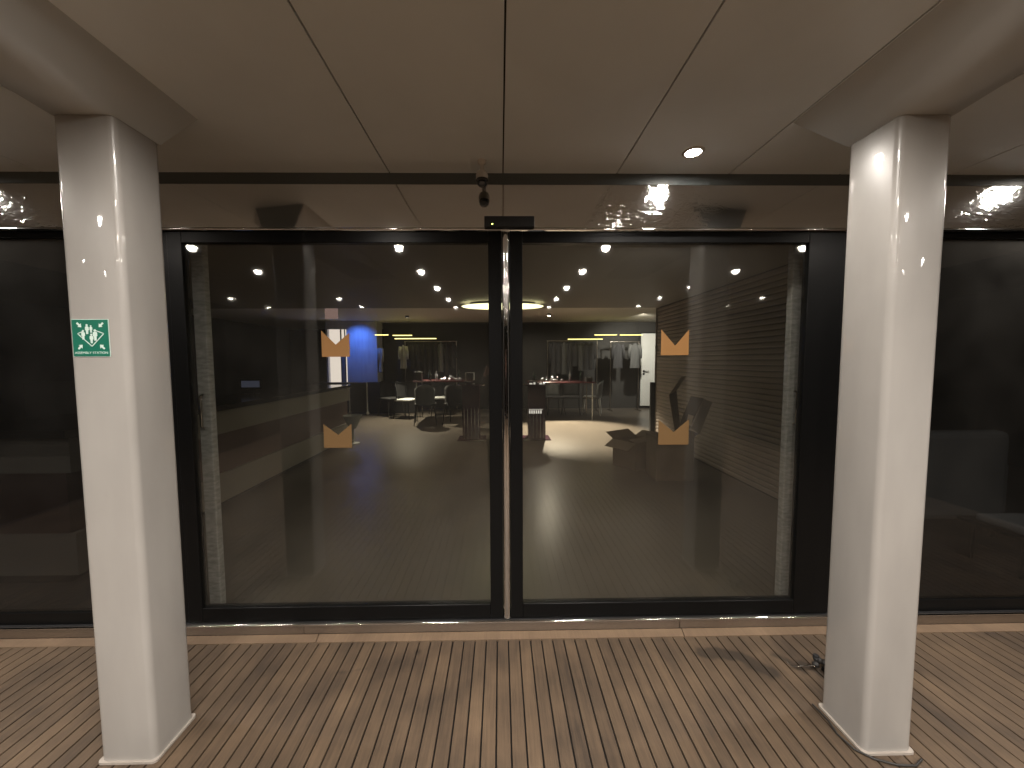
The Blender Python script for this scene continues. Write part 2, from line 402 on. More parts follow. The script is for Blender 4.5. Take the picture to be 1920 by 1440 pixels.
# cable lying round the foot of the unsigned column
cb = tube('cable', MT['rubber'], [(1.258, 1.40, .006), (1.262, 1.33, .005), (1.250, 1.28, .005), (1.262, 1.225, .006), (1.30, 1.192, .006), (1.36, 1.172, .005), (1.42, 1.168, .005), (1.462, 1.186, .008)], .0035, None, 8)
tag(cb, 'thin black cable lying on the boards around the unsigned column', 'cable')
# black clamp with a steel rod on the deck behind that column
cl = thing('clamp', 'small black clamp with a bent steel rod lying on the deck', 'clamp')
tube('rod', MT['chrome'], [(1.302, 1.592, .022), (1.312, 1.578, .012), (1.34, 1.578, .012), (1.43, 1.574, .018)], .0028, cl, 8)
bm = bmesh.new()
for i, (x, y, z, r) in enumerate([(1.425, 1.58, .02, .014), (1.452, 1.60, .026, .018), (1.475, 1.585, .022, .016), (1.50, 1.56, .018, .02)]):
    mtx = Matrix.Translation((x, y, z)) @ Matrix.Rotation(i * .8, 4, 'Z')
    bmesh.ops.create_icosphere(bm, subdivisions=2, radius=r, matrix=mtx)
for v in bm.verts: v.co.z = max(.001, v.co.z * .9)
bm_obj('clamp_body', bm, MT['rubber'], cl, smooth=True)
box('jaw', MT['black'], 1.44, 1.462, 1.51, 1.57, .001, .020, cl, .003)
lathe('knob', MT['blackm'], [(.0, 0), (.012, 0), (.013, .004), (.010, .008), (.013, .012), (.011, .018), (0, .018)], (1.441, 1.598, .030), cl, 10)
rebase(cl, (1.43, 1.578, 0))

# ------------------------------------------------------------------ assembly sign
def text_mesh(name, s, size, m, parent, loc):
    cu = bpy.data.curves.new(name, 'FONT'); cu.body = s; cu.size = size; cu.align_x = 'CENTER'; cu.extrude = .0002
    tmp = bpy.data.objects.new(name + '_tmp', cu); COL.objects.link(tmp)
    me = bpy.data.meshes.new_from_object(tmp.evaluated_get(bpy.context.evaluated_depsgraph_get()))
    bpy.data.objects.remove(tmp)
    w_ = max(v.co.x for v in me.vertices) - min(v.co.x for v in me.vertices)
    me.transform(Matrix.Rotation(math.pi / 2, 4, 'X')); me.materials.clear(); me.materials.append(m)
    o = bpy.data.objects.new(name, me); COL.objects.link(o); o.parent = parent; o.location = loc
    return o, w_
SY = 1.2352
sg = thing('assembly_sign', 'square green assembly station sign with white figures on column', 'sign')
sx0, sx1, sz0, sz1 = -1.389, -1.274, 1.422, 1.540
W = sx1 - sx0; Hh = sz1 - sz0; cx = (sx0 + sx1) / 2
bd = box('sign_border', MT['swhite'], sx0 - .0018, sx1 + .0018, SY - .0006, SY + .0003, sz0 - .0018, sz1 + .0018, sg)
box('sign_plate', MT['green'], sx0, sx1, SY - .0018, SY - .0007, sz0, sz1, sg)
def S(u, v): return (sx0 + u * W, sz0 + (1 - v) * Hh)
def bar(name, m, a, b, wd, y0, parent):
    a = Vector(a); b = Vector(b); d = (b - a).normalized(); nn = Vector((-d.y, d.x)) * wd / 2
    return prism(name, m, [tuple(a + nn), tuple(b + nn), tuple(b - nn), tuple(a - nn)], 'y', y0, y0 + .0004, parent)
# image crop of the sign: u,v fractions of the plate
dm = [(.15, .38), (.53, .73), (.88, .38)]
for a, b in ((dm[0], dm[1]), (dm[1], dm[2]), (dm[0], (.33, .31)), (dm[2], (.66, .30))):
    bar('frame_line', MT['swhite'], S(*a), S(*b), .0026, SY - .0024, sg)
for u, v, h in ((.31, .28, .27), (.425, .12, .28), (.535, .15, .21), (.535, .38, .27), (.64, .26, .32)):
    bm = bmesh.new()
    cxp, top = S(u, v); hh = h * Hh; wv = .052 * W * (h / .27) * 1.0
    prof = [(-.35, .78), (-.95, .72), (-1.0, .40), (-.62, .40), (-.52, .02), (.52, .02), (.62, .40), (1.0, .40), (.95, .72), (.35, .78)]
    A = [bm.verts.new((cxp + p * wv, SY - .0030, top - hh + q * hh)) for p, q in prof]; B = [bm.verts.new((v_.co.x, SY - .0026, v_.co.z)) for v_ in A]
    for i in range(len(A)): bm.faces.new((A[i], A[(i + 1) % len(A)], B[(i + 1) % len(A)], B[i]))
    bm.faces.new(A[::-1]); bm.faces.new(B)
    r = hh * .105; cz = top - r
    A = [bm.verts.new((cxp + r * math.cos(t), SY - .0030, cz + r * math.sin(t))) for t in [k * math.pi / 6 for k in range(12)]]; B = [bm.verts.new((v_.co.x, SY - .0026, v_.co.z)) for v_ in A]
    for i in range(12): bm.faces.new((A[i], A[(i + 1) % 12], B[(i + 1) % 12], B[i]))
    bm.faces.new(A[::-1]); bm.faces.new(B); bmesh.ops.recalc_face_normals(bm, faces=bm.faces)
    bm_obj('figure', bm, MT['swhite'], sg)
for u, v, du, dv in ((.21, .15, 1, 1), (.81, .15, -1, 1), (.21, .74, 1, -1), (.81, .74, -1, -1)):
    c = Vector(S(u, v)); d = Vector((du, -dv)).normalized(); p = Vector((-d.y, d.x)); L = .0105
    tip = c + d * L * .9; tail = c - d * L
    pts = [tip - d * L * 0 , tip - d * L * .9 + p * L * .75, tip - d * L * .9 + p * L * .28, tail + p * L * .28, tail - p * L * .28, tip - d * L * .9 - p * L * .28, tip - d * L * .9 - p * L * .75]
    prism('arrow', MT['swhite'], [tuple(q) for q in pts], 'y', SY - .0024, SY - .0020, sg)
tx, tw = text_mesh('lettering', 'ASSEMBLY STATION', .0105, MT['swhite'], sg, (cx, SY - .0021, sz0 + .0075))
tx.scale = (W * .92 / tw, 1, 1)
rebase(sg, (cx, SY, sz0))

# ------------------------------------------------------------------ facade: header, sill, trims
hd = thing('door_header', 'long reflective steel header above the glass doors, partly under crumpled film', 'header')
for a, b in ((-4.4, -1.66), (-1.657, .0165), (.0195, 1.747), (1.750, 4.4)):
    box('header_panel', MT['header'], a, b, FY, FY + .05, 2.046, 2.249, hd, .0008)
box('shadow_strip', MT['strip'], -4.4, 4.4, FY + .004, FY + .05, 2.252, ZC + .002, hd)
tube('chrome_trim', MT['chrome'], [(-4.4, FY + .003, 2.040), (4.4, FY + .003, 2.040)], .0055, hd, 14)
rebase(hd, (0, FY, 2.04))
sl = thing('door_sill', 'low brushed steel sill running under the glass doors', 'sill')
for a, b in ((-4.4, -1.02), (-1.018, .93), (.932, 4.4)):
    box('sill_panel', MT['steel'], a, b, FY, FY + .16, 0, .047, sl, .002, 2)
tube('chrome_trim', MT['chrome'], [(-4.4, FY + .004, .0485), (4.4, FY + .004, .0485)], .0045, sl, 14)
box('track', MT['blackm'], -4.4, 4.4, FY + .018, FY + .10, .046, .052, sl)
rebase(sl, (0, FY, 0))

# sliding doors
MT['amber_d'] = mat('dark_amber_vinyl', (.14, .078, .026), .55)  # darker amber for the lower pair of logos
def logo(parent, xa, xb, z0, zl, zr, zv, xv, m, label=None):
    y = GY - .0055
    o = prism('logo_decal', m, [(xa, z0), (xb, z0), (xb, zr), (xv, zv), (xa, zl)], 'y', y, y + .0006, parent)
    if label: o['label'] = label
    return o
def door(xo, xi, gxo, gxi, label):
    t = thing('sliding_door', label, 'door', group='glass sliding doors')
    lo, hi = min(xo, xi), max(xo, xi); g0, g1 = min(gxo, gxi), max(gxo, gxi)
    za, zb, g_a, g_b = .054, 2.038, .133, 1.981
    box('stile', MT['black'], lo, g0, GY - .018, GY + .022, za, zb, t, .002)
    box('stile', MT['black'], g1, hi, GY - .018, GY + .022, za, zb, t, .002)
    box('bottom_rail', MT['black'], g0 + .0005, g1 - .0005, GY - .018, GY + .022, za, g_a, t, .002)
    box('top_rail', MT['black'], g0 + .0005, g1 - .0005, GY - .018, GY + .022, g_b, zb, t, .002)
    box('glass_pane', MT['glass'], g0 - .001, g1 + .001, GY - .004, GY + .004, g_a - .001, g_b + .001, t)
    return t
dl = door(-1.616, .009, -1.545, -.057, 'glass sliding door on the side with the long reception counter behind it')
logo(dl, -.892, -.753, 1.425, 1.556, 1.545, 1.486, -.822, MT['amber'], 'upper amber pointed logo')
logo(dl, -.897, -.756, .964, 1.085, 1.086, 1.030, -.824, MT['amber_d'], 'lower dark amber pointed logo')
dr = door(1.722, .049, 1.545, .112, 'glass sliding door on the side with the ribbed wall and cardboard boxes behind it')
logo(dr, .815, .957, 1.426, 1.556, 1.555, 1.474, .887, MT['amber'], 'upper amber pointed logo')
logo(dr, .811, .968, .966, 1.096, 1.098, 1.031, .890, MT['amber_d'], 'lower dark amber pointed logo')
for d_ in (dl, dr): rebase(d_, (d_.children[0].data.vertices[0].co.x, GY, .054))
bm = bmesh.new(); add_box(bm, .0105, .0475, GY - .026, GY + .01, .056, 2.034, .016, 6, 'z')
cs = bm_obj('meeting_strip', bm, MT['chrome'], smooth=True); cs.data.set_sharp_from_angle(angle=math.radians(50))
tag(cs, 'tall polished chrome strip between the two sliding doors', 'door strip')

# side windows
def window(xa, xb, label):
    t = thing('fixed_window', label, 'window', group='dark fixed windows beside the doors')
    box('frame_post', MT['black'], xa, xa + .05, GY - .012, GY + .022, .054, 2.038, t, .002)
    box('frame_post', MT['black'], xb - .05, xb, GY - .012, GY + .022, .054, 2.038, t, .002)
    box('bottom_rail', MT['black'], xa + .0505, xb - .0505, GY - .012, GY + .022, .054, .118, t, .002)
    box('top_rail', MT['black'], xa + .0505, xb - .0505, GY - .012, GY + .022, 2.005, 2.038, t, .002)
    box('glass_pane', MT['glass_d'], xa + .049, xb - .049, GY - .004, GY + .004, .117, 2.006, t)
    rebase(t, ((xa + xb) / 2, GY, .054))
window(-4.4, -1.618, 'dark fixed window behind the column with the green sign')
window(1.724, 4.4, 'dark fixed window with a dark armchair behind it')

# sensor
sn = thing('motion_sensor', 'flat black door sensor with a tiny yellow-green light', 'sensor')
box('sensor_body', MT['blackm'], -.072, .166, 1.800, FY - .0005, 2.036, 2.086, sn, .003, 2)
ind = lathe('indicator', MT['ledgreen'], [(0, 0), (.003, 0), (.003, .001), (0, .001)], (0, 0, 0), sn, 10)
ind.rotation_euler = (math.pi / 2, 0, 0); ind.location = (-.034, 1.7995, 2.048)
box('edge_glint', MT['white'], .1655, .1668, 1.803, 1.812, 2.042, 2.082, sn)  # white sliver painted as the glint on the sensor's glossy edge
rebase(sn, (.047, FY, 2.036))
# camera
sca = thing('security_camera', 'small white security camera with dark dome under the ceiling', 'security camera')
cxm, cym = -.078, 1.735
lathe('mount', MT['white'], [(0, ZC + .001), (.020, ZC + .001), (.018, 2.292), (.010, 2.285), (.010, 2.262), (.022, 2.255), (.0275, 2.240), (.0275, 2.222), (0, 2.222)], (cxm, cym, 0), sca, 24)
lathe('dome', MT['smoke'], [(.0265, 2.2215), (.0262, 2.212), (.022, 2.199), (.013, 2.190), (0, 2.187)], (cxm, cym, 0), sca, 24)
rebase(sca, (cxm, cym, ZC))

# ------------------------------------------------------------------ deck downlights
def spot(name, loc, energy, col, size=166, blend=.6, rad=.028, target=None):
    ld = bpy.data.lights.new(name, 'SPOT'); ld.energy = energy; ld.color = col
    ld.spot_size = math.radians(size); ld.spot_blend = blend; ld.shadow_soft_size = rad
    o = bpy.data.objects.new(name, ld); COL.objects.link(o); o.location = loc
    if 'blue' in name or (name == 'floor_lamp' and loc[0] < 0): ld.specular_factor = 0
    if target: o.rotation_euler = (Vector(target) - Vector(loc)).to_track_quat('-Z', 'Y').to_euler()
    return o
ld0 = None; proto = None
def downlight(x, y, label, zc=ZC, energy=LAMP_W, spotsize=166):
    global proto, ld0
    if proto is None:
        r = bpy.data.objects.new('downlight', None); COL.objects.link(r); r.empty_display_size = .05
        lathe('trim_ring', MT['white'], [(.0325, -.0045), (.042, -.0045), (.046, -.0005), (.0465, .003), (.0325, .003), (.0325, -.0045)], (0, 0, 0), r, 28)
        lathe('lamp_lens', MT['lens'], [(0, -.0022), (.018, -.0026), (.0320, -.0020), (.0320, .002), (0, .002)], (0, 0, 0), r, 20)
        proto = r; o = r
    else: o = copy_tree(proto)
    o.location = (x, y, zc)
    tag(o, label, 'downlight', 'recessed ceiling downlights over the deck')
    spot('downlight_lamp', (x, y, zc - .012), energy, LAMP_COL, spotsize)
downlight(.845, 1.659, 'bright round downlight in the ceiling close to the door header', energy=LAMP_W * .32)
downlight(-2.72, 1.655, 'downlight by the header beyond the column with the green sign')
downlight(2.72, 1.655, 'downlight by the header beyond the column without a sign')
rows = [(.771, 'first', (-2.40, -.79, .84, 2.43)), (-.01, 'second', (-2.39, -.78, .83, 2.38)), (-.84, 'third', (-3.85, -2.34, -.76, .82, 2.35, 3.85)), (-1.66, 'fourth', (-3.83, -2.30, -.74, .82, 2.32, 3.82)), (-2.5, 'fifth', (-3.83, -2.30, -.74, .82, 2.32, 3.82))]  # fifth row: unseen lamps added for more bounce light off the deck
ENERGY = {'first': .42, 'second': .7, 'third': .95, 'fourth': 1.1, 'fifth': 1.15}
for y, nm, xs in rows:
    for k, x in enumerate(xs):
        side = 'sign column side' if x < 0 else 'plain column side'
        pos = {1: 'inner', 2: 'next outer', 3: 'outermost', 4: 'outermost'}[1 if abs(x) < 1 else (2 if abs(x) < 3 else 3)]
        downlight(x, y, f'{pos} downlight of the {nm} row back from the header, {side}', energy=LAMP_W * ENERGY[nm] * (1.0 if abs(x) < 1 else .55))

# ------------------------------------------------------------------ interior shell
fl = box('interior_floor', MT['floor'], -7, 6.5, 1.985, 12.5, -.05, .048); tag(fl, kind='structure')
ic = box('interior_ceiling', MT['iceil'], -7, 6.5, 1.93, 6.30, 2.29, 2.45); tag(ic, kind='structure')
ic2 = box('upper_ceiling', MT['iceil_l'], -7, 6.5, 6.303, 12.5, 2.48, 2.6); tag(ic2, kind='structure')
bw = box('back_wall', MT['idark'], -3.26, 6.5, 10.45, 10.6, .048, 2.48); tag(bw, kind='structure')
lw = box('side_wall', MT['idark'], -7.1, -7.0, 1.95, 12.5, .0, 2.6); tag(lw, kind='structure')
rw = box('side_wall', MT['idark'], 6.5, 6.6, 1.95, 12.5, .0, 2.6); tag(rw, kind='structure')
# blue lit wall with the open white doorway at its end
bl = thing('blue_lit_wall', 'pale wall washed in strong blue light beside a white lit doorway', 'wall')
box('wall_face', MT['bwall'], -4.06, -3.27, 9.92, 10.4, .05, 2.62, bl)
box('lintel', MT['bwall'], -4.60, -4.0605, 9.92, 10.4, 2.262, 2.62, bl)
box('jamb', MT['bwall'], -4.60, -4.56, 9.92, 10.4, .05, 2.2615, bl)
rebase(bl, (-3.7, 9.92, .05))
spot('blue_lamp', (-3.75, 9.3, 2.40), 56, (.08, .22, 1.0), 92, .9, .04, (-3.7, 9.92, 1.75))
bs = box('blue_strip_light', MT['litblue'], -3.9, -3.35, 9.86, 9.89, 2.585, 2.60); tag(bs, 'thin blue light strip along the top of the blue wall', 'strip light')
dwy = thing('lit_doorway', 'white lit doorway with dark glazing bars beside the blue wall', 'doorway')
box('bright_pane', MT['litwhite'], -4.555, -4.26, 10.02, 10.04, .06, 2.26, dwy)
box('bright_pane', MT['litwhite'], -4.13, -4.065, 10.02, 10.04, .06, 2.26, dwy)
box('bright_pane', MT['litwhite'], -4.235, -4.135, 10.03, 10.05, 1.60, 2.26, dwy)
box('glazing_bar', MT['blackm'], -4.259, -4.236, 9.99, 10.05, .06, 2.26, dwy)
box('glazing_bar', MT['grey'], -4.235, -4.150, 9.99, 10.02, .06, 1.55, dwy)
box('glazing_bar', MT['blackm'], -4.149, -4.131, 9.99, 10.05, .06, 2.26, dwy)
rebase(dwy, (-4.3, 10.0, .05))
pk = box('light_box', MT['litpink'], -3.25, -3.02, 7.0, 7.03, 2.20, 2.42); tag(pk, 'small pinkish lit panel hanging high above the far counter end', 'light box')

# ribbed wall: one rib after another
rbw = box('ribbed_wall', MT['idark'], 2.672, 2.76, 2.62, 6.28, .048, 2.285); tag(rbw, kind='structure')
rib0 = None; z = .085; k = 0
while z < 2.26:
    if rib0 is None:
        bm = bmesh.new()
        prof = [(2.672, -.028), (2.664, -.023), (2.658, -.011), (2.658, .011), (2.664, .023), (2.672, .028)]
        A = [bm.verts.new((x, 2.62, q)) for x, q in prof]; B = [bm.verts.new((x, 6.28, q)) for x, q in prof]
        for i in range(len(A)): bm.faces.new((A[i], A[(i + 1) % 6], B[(i + 1) % 6], B[i]))
        bm.faces.new(A[::-1]); bm.faces.new(B); bmesh.ops.recalc_face_normals(bm, faces=bm.faces)
        rib0 = bm_obj('rib', bm, MT['rib'], rbw); o = rib0
    else: o = rib0.copy(); COL.objects.link(o)
    o.location = (random.uniform(-.002, .002), 0, z); z += .0585
wend = box('wall_end', MT['rib'], 2.64, 2.765, 6.281, 6.297, .048, 2.285, rbw)
pn = box('leaning_board', MT['idark'], 2.40, 2.47, 5.85, 5.90, .05, 1.05); tag(pn, 'narrow dark upright board at the end of the ribbed wall', 'board')

# steel posts just inside the glass
for x, lab in ((-1.578, 'narrow steel post inside the glass beside the reception counter'), (1.600, 'narrow steel post inside the glass beside the ribbed wall')):
    t = thing('steel_post', lab, 'post', group='steel posts inside the glass')
    box('post_body', MT['alu'], x - .033, x + .033, 1.99, 2.03, .048, 2.285, t, .006, 2)
    tube('pull_handle', MT['chrome'], [(x, 1.988, 1.05), (x, 1.965, 1.06), (x, 1.965, 1.22), (x, 1.988, 1.23)], .008, t, 8)
    rebase(t, (x, 2.01, .048))

# ------------------------------------------------------------------ reception counter
ct = thing('reception_counter', 'long reception counter in grey and brown bands with black top', 'counter')
box('countertop', MT['ctop'], -3.35, -2.57, 2.2, 6.45, .955, 1.005, ct, .004)
box('upper_band', MT['cgrey'], -3.3, -2.605, 2.25, 6.40, .735, .954, ct)
box('middle_band', MT['cbrown'], -3.3, -2.635, 2.25, 6.38, .360, .7345, ct)
box('lower_band', MT['cgrey'], -3.3, -2.605, 2.25, 6.40, .095, .3595, ct)
box('plinth', MT['blackm'], -3.3, -2.66, 2.25, 6.38, .049, .0945, ct)
rebase(ct, (-2.95, 4.3, .048))
mo = thing('monitor', 'dim screen standing on the reception counter', 'monitor')
box('screen', MT['screen'], -3.20, -2.98, 4.62, 4.625, 1.09, 1.17, mo)
box('bezel', MT['black'], -3.22, -2.96, 4.626, 4.65, 1.07, 1.19, mo, .003)
box('stand', MT['black'], -3.12, -3.06, 4.63, 4.68, 1.0055, 1.10, mo)
box('foot', MT['black'], -3.18, -3.0, 4.58, 4.70, 1.0052, 1.012, mo)
rebase(mo, (-3.09, 4.64, 1.005))
# paper / small bin at counter's far end
bn = thing('waste_basket', 'small grey cone-shaped basket at the far end of the counter', 'basket')
lathe('basket_shell', MT['lgrey'], [(.05, 0), (.06, .01), (.15, .22), (.145, .22), (.055, .02), (0, .02)], (-2.44, 6.1, .30), bn, 14)
lathe('basket_foot', MT['lgrey'], [(.10, 0), (.10, .01), (.02, .03), (.02, .25), (.05, .25)], (-2.44, 6.1, .048), bn, 14)
rebase(bn, (-2.44, 6.1, .048))

# ------------------------------------------------------------------ wheeled trolley before the blue wall
tr = thing('rolling_rack', 'dark rolling rack with silver posts and white wheels', 'rack')
box('rack_panel', MT['dcloth'], -3.77, -3.40, 9.38, 9.42, .16, .86, tr)
for x in (-3.82, -3.375):
    tube('rack_post', MT['doorw'], [(x, 9.4, .13), (x, 9.4, .88)], .018, tr, 8)
    lathe('caster', MT['white'], [(0, 0), (.04, .01), (.05, .04), (.035, .08), (0, .09)], (x, 9.4, .049), tr, 10)
tube('rack_rail', MT['steel'], [(-3.82, 9.4, .862), (-3.375, 9.4, .862)], .012, tr, 8)
rebase(tr, (-3.6, 9.4, .048))
cbn = box('low_cabinet', MT['dcloth'], -4.9, -2.2, 9.70, 9.90, .049, .86, None, .01); tag(cbn, 'long low dark cabinet under the blue wall', 'cabinet')

# ------------------------------------------------------------------ clothes racks with garments, LED shelves
def garment(name, m, x, y, ztop, wdt, h, label, seed, depth=.07):
    """a hanging shirt seen from the front: shoulders, sleeves, hem with folds"""
    rnd = random.Random(seed); bm = bmesh.new(); cols = 9; rows_ = 7
    for side, yy in ((0, -depth / 2), (1, depth / 2)):
        grid = []
        for r in range(rows_):
            f = r / (rows_ - 1); half = wdt / 2 * (0.30 + .70 * min(1, f * 5)) if f < .2 else wdt / 2 * (1.0 - .12 * math.sin(f * 3.0))
            grid.append([bm.verts.new((x + half * (2 * c / (cols - 1) - 1), y + yy * (.4 + .6 * math.sin(math.pi * c / (cols - 1))) + .008 * math.sin(c * 1.9 + seed + f), ztop - h * f + (.03 * abs(c - 4) / 4 * -1 if f < .2 else rnd.uniform(-.006, .006)))) for c in range(cols)])
        for r in range(rows_ - 1):
            for c in range(cols - 1): bm.faces.new((grid[r][c], grid[r][c + 1], grid[r + 1][c + 1], grid[r + 1][c]))
        if side == 0: g0 = grid
    for r in range(rows_ - 1):
        bm.faces.new((g0[r][0], g0[r + 1][0], grid[r + 1][0], grid[r][0])); bm.faces.new((g0[r][-1], grid[r][-1], grid[r + 1][-1], g0[r + 1][-1]))
    for s in (-1, 1):      # sleeves
        add_tube(bm, [(x + s * wdt * .38, y, ztop - .05), (x + s * wdt * .56, y, ztop - h * .30), (x + s * wdt * .60, y, ztop - h * .62)], [.05, .045, .035], 8)
    bmesh.ops.recalc_face_normals(bm, faces=bm.faces)
    o = bm_obj(name, bm, m, smooth=True)
    return tag(o, label, 'garment', 'garments hanging at the back of the room')
def rack(xa, xb, zr, y, label):
    t = thing('clothes_rack', label, 'clothes rack')
    tube('rail', MT['steel'], [(xa, y, zr), (xb, y, zr)], .012, t, 8)
    for x in (xa + .02, xb - .02):
        tube('upright', MT['steel'], [(x, y, .049), (x, y, zr)], .014, t, 8)
        tube('foot', MT['steel'], [(x, y - .22, .065), (x, y + .22, .065)], .014, t, 8)
    rebase(t, ((xa + xb) / 2, y, .048))
rack(-2.55, -1.15, 1.93, 9.95, 'steel clothes rack of dark garments behind the chairs on the counter side')
rack(1.25, 2.62, 1.93, 9.95, 'steel clothes rack of dark garments behind the table on the white door side')
rack(2.95, 3.75, 1.90, 9.95, 'short clothes rack with grey shirts beside the white door')
gi = 0
lab_c = ['charcoal shirt', 'black shirt', 'slate grey shirt']
for (xa, xb, where) in ((-2.40, -1.2, 'on the counter side rack'), (1.35, 2.52, 'on the rack behind the table')):
    n_ = 8
    for k in range(n_):
        x = xa + (xb - xa) * (k + .5) / n_
        m_, c_ = random.choice([(MT['dcloth'], 'black'), (MT['mcloth'], 'charcoal'), (MT['grey'], 'slate')])
        if random.random() < .6: m_, c_ = MT['dcloth'], 'black'
        h_ = random.uniform(.65, .95)
        ordn = ['first', 'second', 'third', 'fourth', 'fifth', 'sixth', 'seventh', 'eighth'][k]
        garment('hanging_garment', m_, x, 9.95, 1.905, .15, h_, f'{c_} garment hanging {ordn} from the blue wall side {where}', gi, .2); gi += 1
garment('hanging_garment', MT['lgrey'], -2.53, 9.75, 1.84, .17, .62, 'pale grey shirt hanging nearest the blue wall beside the rack', 91)
garment('hanging_garment', MT['lgrey'], -3.17, 9.90, 1.80, .08, .68, 'pale shirt half hidden by the edge of the blue wall', 92)
garment('hanging_garment', MT['dcloth'], 3.10, 9.75, 1.86, .26, .66, 'dark grey shirt hanging on the short rack under the light strips', 93)
garment('hanging_garment', MT['mcloth'], 3.55, 9.75, 1.86, .26, .66, 'grey shirt hanging closest to the white door', 94)
for xa, xb, zz, yy, lab in ((-3.204, -2.865, 2.082, 9.6, 'short yellow light strip next to the blue wall'), (-2.75, -2.26, 2.068, 9.6, 'upper yellow light strip above the counter side rack'), (-2.70, -1.64, 1.985, 9.6, 'lower long yellow light strip above the counter side rack'),
                            (1.75, 2.65, 1.954, 9.6, 'lower long yellow light strip above the table'), (2.44, 3.02, 2.063, 9.6, 'upper yellow light strip above the grey shirts'), (3.10, 3.69, 2.060, 9.6, 'yellow light strip closest to the white door')):
    t = thing('light_strip', lab, 'strip light', group='yellow light strips at the back of the room')
    box('diffuser', MT['led'], xa, xb, yy - .012, yy + .012, zz - .009, zz + .009, t)
    for x in (xa + .08, xb - .08): tube('hanger_wire', MT['blackm'], [(x, yy, zz + .0095), (x, yy, 2.479)], .002, t, 6)
    rebase(t, ((xa + xb) / 2, yy, zz))

# white door
wd = thing('white_door', 'tall plain white door with a black lever handle', 'door')
box('door_leaf', MT['doorw'], 3.95, 4.62, 10.36, 10.40, .12, 2.15, wd, .003)
box('door_frame', MT['blackm'], 3.90, 4.66, 10.402, 10.44, .049, 2.20, wd)
r_ = lathe('handle_rose', MT['blackm'], [(0, 0), (.03, 0), (.03, .012), (0, .012)], (0, 0, 0), wd, 14); r_.rotation_euler = (math.pi / 2, 0, 0); r_.location = (4.03, 10.359, 1.10)
r_ = lathe('lock_rose', MT['blackm'], [(0, 0), (.03, 0), (.03, .012), (0, .012)], (0, 0, 0), wd, 14); r_.rotation_euler = (math.pi / 2, 0, 0); r_.location = (4.03, 10.359, 1.02)
tube('lever', MT['blackm'], [(4.03, 10.35, 1.10), (4.03, 10.31, 1.10), (4.16, 10.31, 1.10)], .010, wd, 8)
rebase(wd, (4.28, 10.38, .048))
spot('back_room_lamp', (3.3, 8.6, 2.44), 290, (1, .93, .82), 120, 1, .04, (4.0, 10.2, .9))

# ------------------------------------------------------------------ tables, chairs, display stands
def table(xa, xb, ya, yb, zt, label, legs=True):
    t = thing('table', label, 'table', group='display tables')
    box('tabletop', MT['red'], xa, xb, ya, yb, zt - .035, zt, t, .004)
    for x in (xa + .06, xb - .06):
        for y in (ya + .06, yb - .06): tube('leg', MT['doorw'] if y == ya + .06 else MT['steel'], [(x, y, .049), (x, y, zt - .036)], .014, t, 8)
    rebase(t, ((xa + xb) / 2, (ya + yb) / 2, .048))
table(-1.95, -.62, 8.3, 9.0, .965, 'dark red display table on the counter side of the room')
table(.62, 2.15, 8.3, 9.0, .925, 'dark red display table on the ribbed wall side of the room')
def chair(x, y, rz, seatm, label, legm=None, shell=None):
    legm = legm or MT['blackm']; shell = shell or MT['grey']
    t = bpy.data.objects.new('chair', None); COL.objects.link(t); t.empty_display_size = .1
    tag(t, label, 'chair', 'chairs around the display tables')
    # shell back curved, seat pad, four legs
    bm = bmesh.new()
    g = []
    for r in range(6):
        f = r / 5; row = []
        for c in range(9):
            a = (c / 8 - .5) * 2.1; row.append(bm.verts.new((.24 * math.sin(a), .24 * math.cos(a) * (1 + .18 * f), .43 + .44 * f - .10 * (abs(c - 4) / 4) ** 2 * f)))
        g.append(row)
    for r in range(5):
        for c in range(8): bm.faces.new((g[r][c], g[r][c + 1], g[r + 1][c + 1], g[r + 1][c]))
    ret = bmesh.ops.solidify(bm, geom=bm.faces[:], thickness=.025)
    bm_obj('backrest', bm, shell, t, smooth=True)
    box('seat', seatm, -.22, .22, -.22, .20, .41, .46, t, .02, 2)
    for sx_, sy_ in ((-1, -1), (1, -1), (-1, 1), (1, 1)):
        tube('leg', legm, [(sx_ * .19, sy_ * .18, .41), (sx_ * .23, sy_ * .22, .001)], [.014, .010], t, 8)
    t.location = (x, y, .048); t.rotation_euler = (0, 0, rz)
chair(2.30, 9.25, -1.9, MT['grey'], 'grey shell chair with pale legs at the table nearest the white door', MT['doorw'])
chair(-2.25, 8.9, 1.2, MT['lgrey'], 'shell chair with pale seat at the counter side end of the table', None, MT['dcloth'])
chair(-1.55, 9.35, .3, MT['lgrey'], 'shell chair with pale seat pushed in behind the counter side table', None, MT['dcloth'])
chair(-.95, 7.95, 2.9, MT['dcloth'], 'dark shell chair in front of the counter side table', None, MT['dcloth'])
chair(-1.62, 7.98, 3.3, MT['dcloth'], 'dark shell chair beside it in front of the counter side table', None, MT['mcloth'])
chair(.92, 9.38, .1, MT['dcloth'], 'dark shell chair behind the bluish silver goods', None, MT['dcloth'])
chair(1.80, 9.40, -.2, MT['dcloth'], 'charcoal shell chair behind the door end of the table', None, MT['mcloth'])
chair(-2.75, 9.3, .9, MT['dcloth'], 'dark shell chair standing apart near the low cabinet', None, MT['dcloth'])
chair(1.35, 9.35, .2, MT['dcloth'], 'dark seated chair behind the ribbed wall side table')
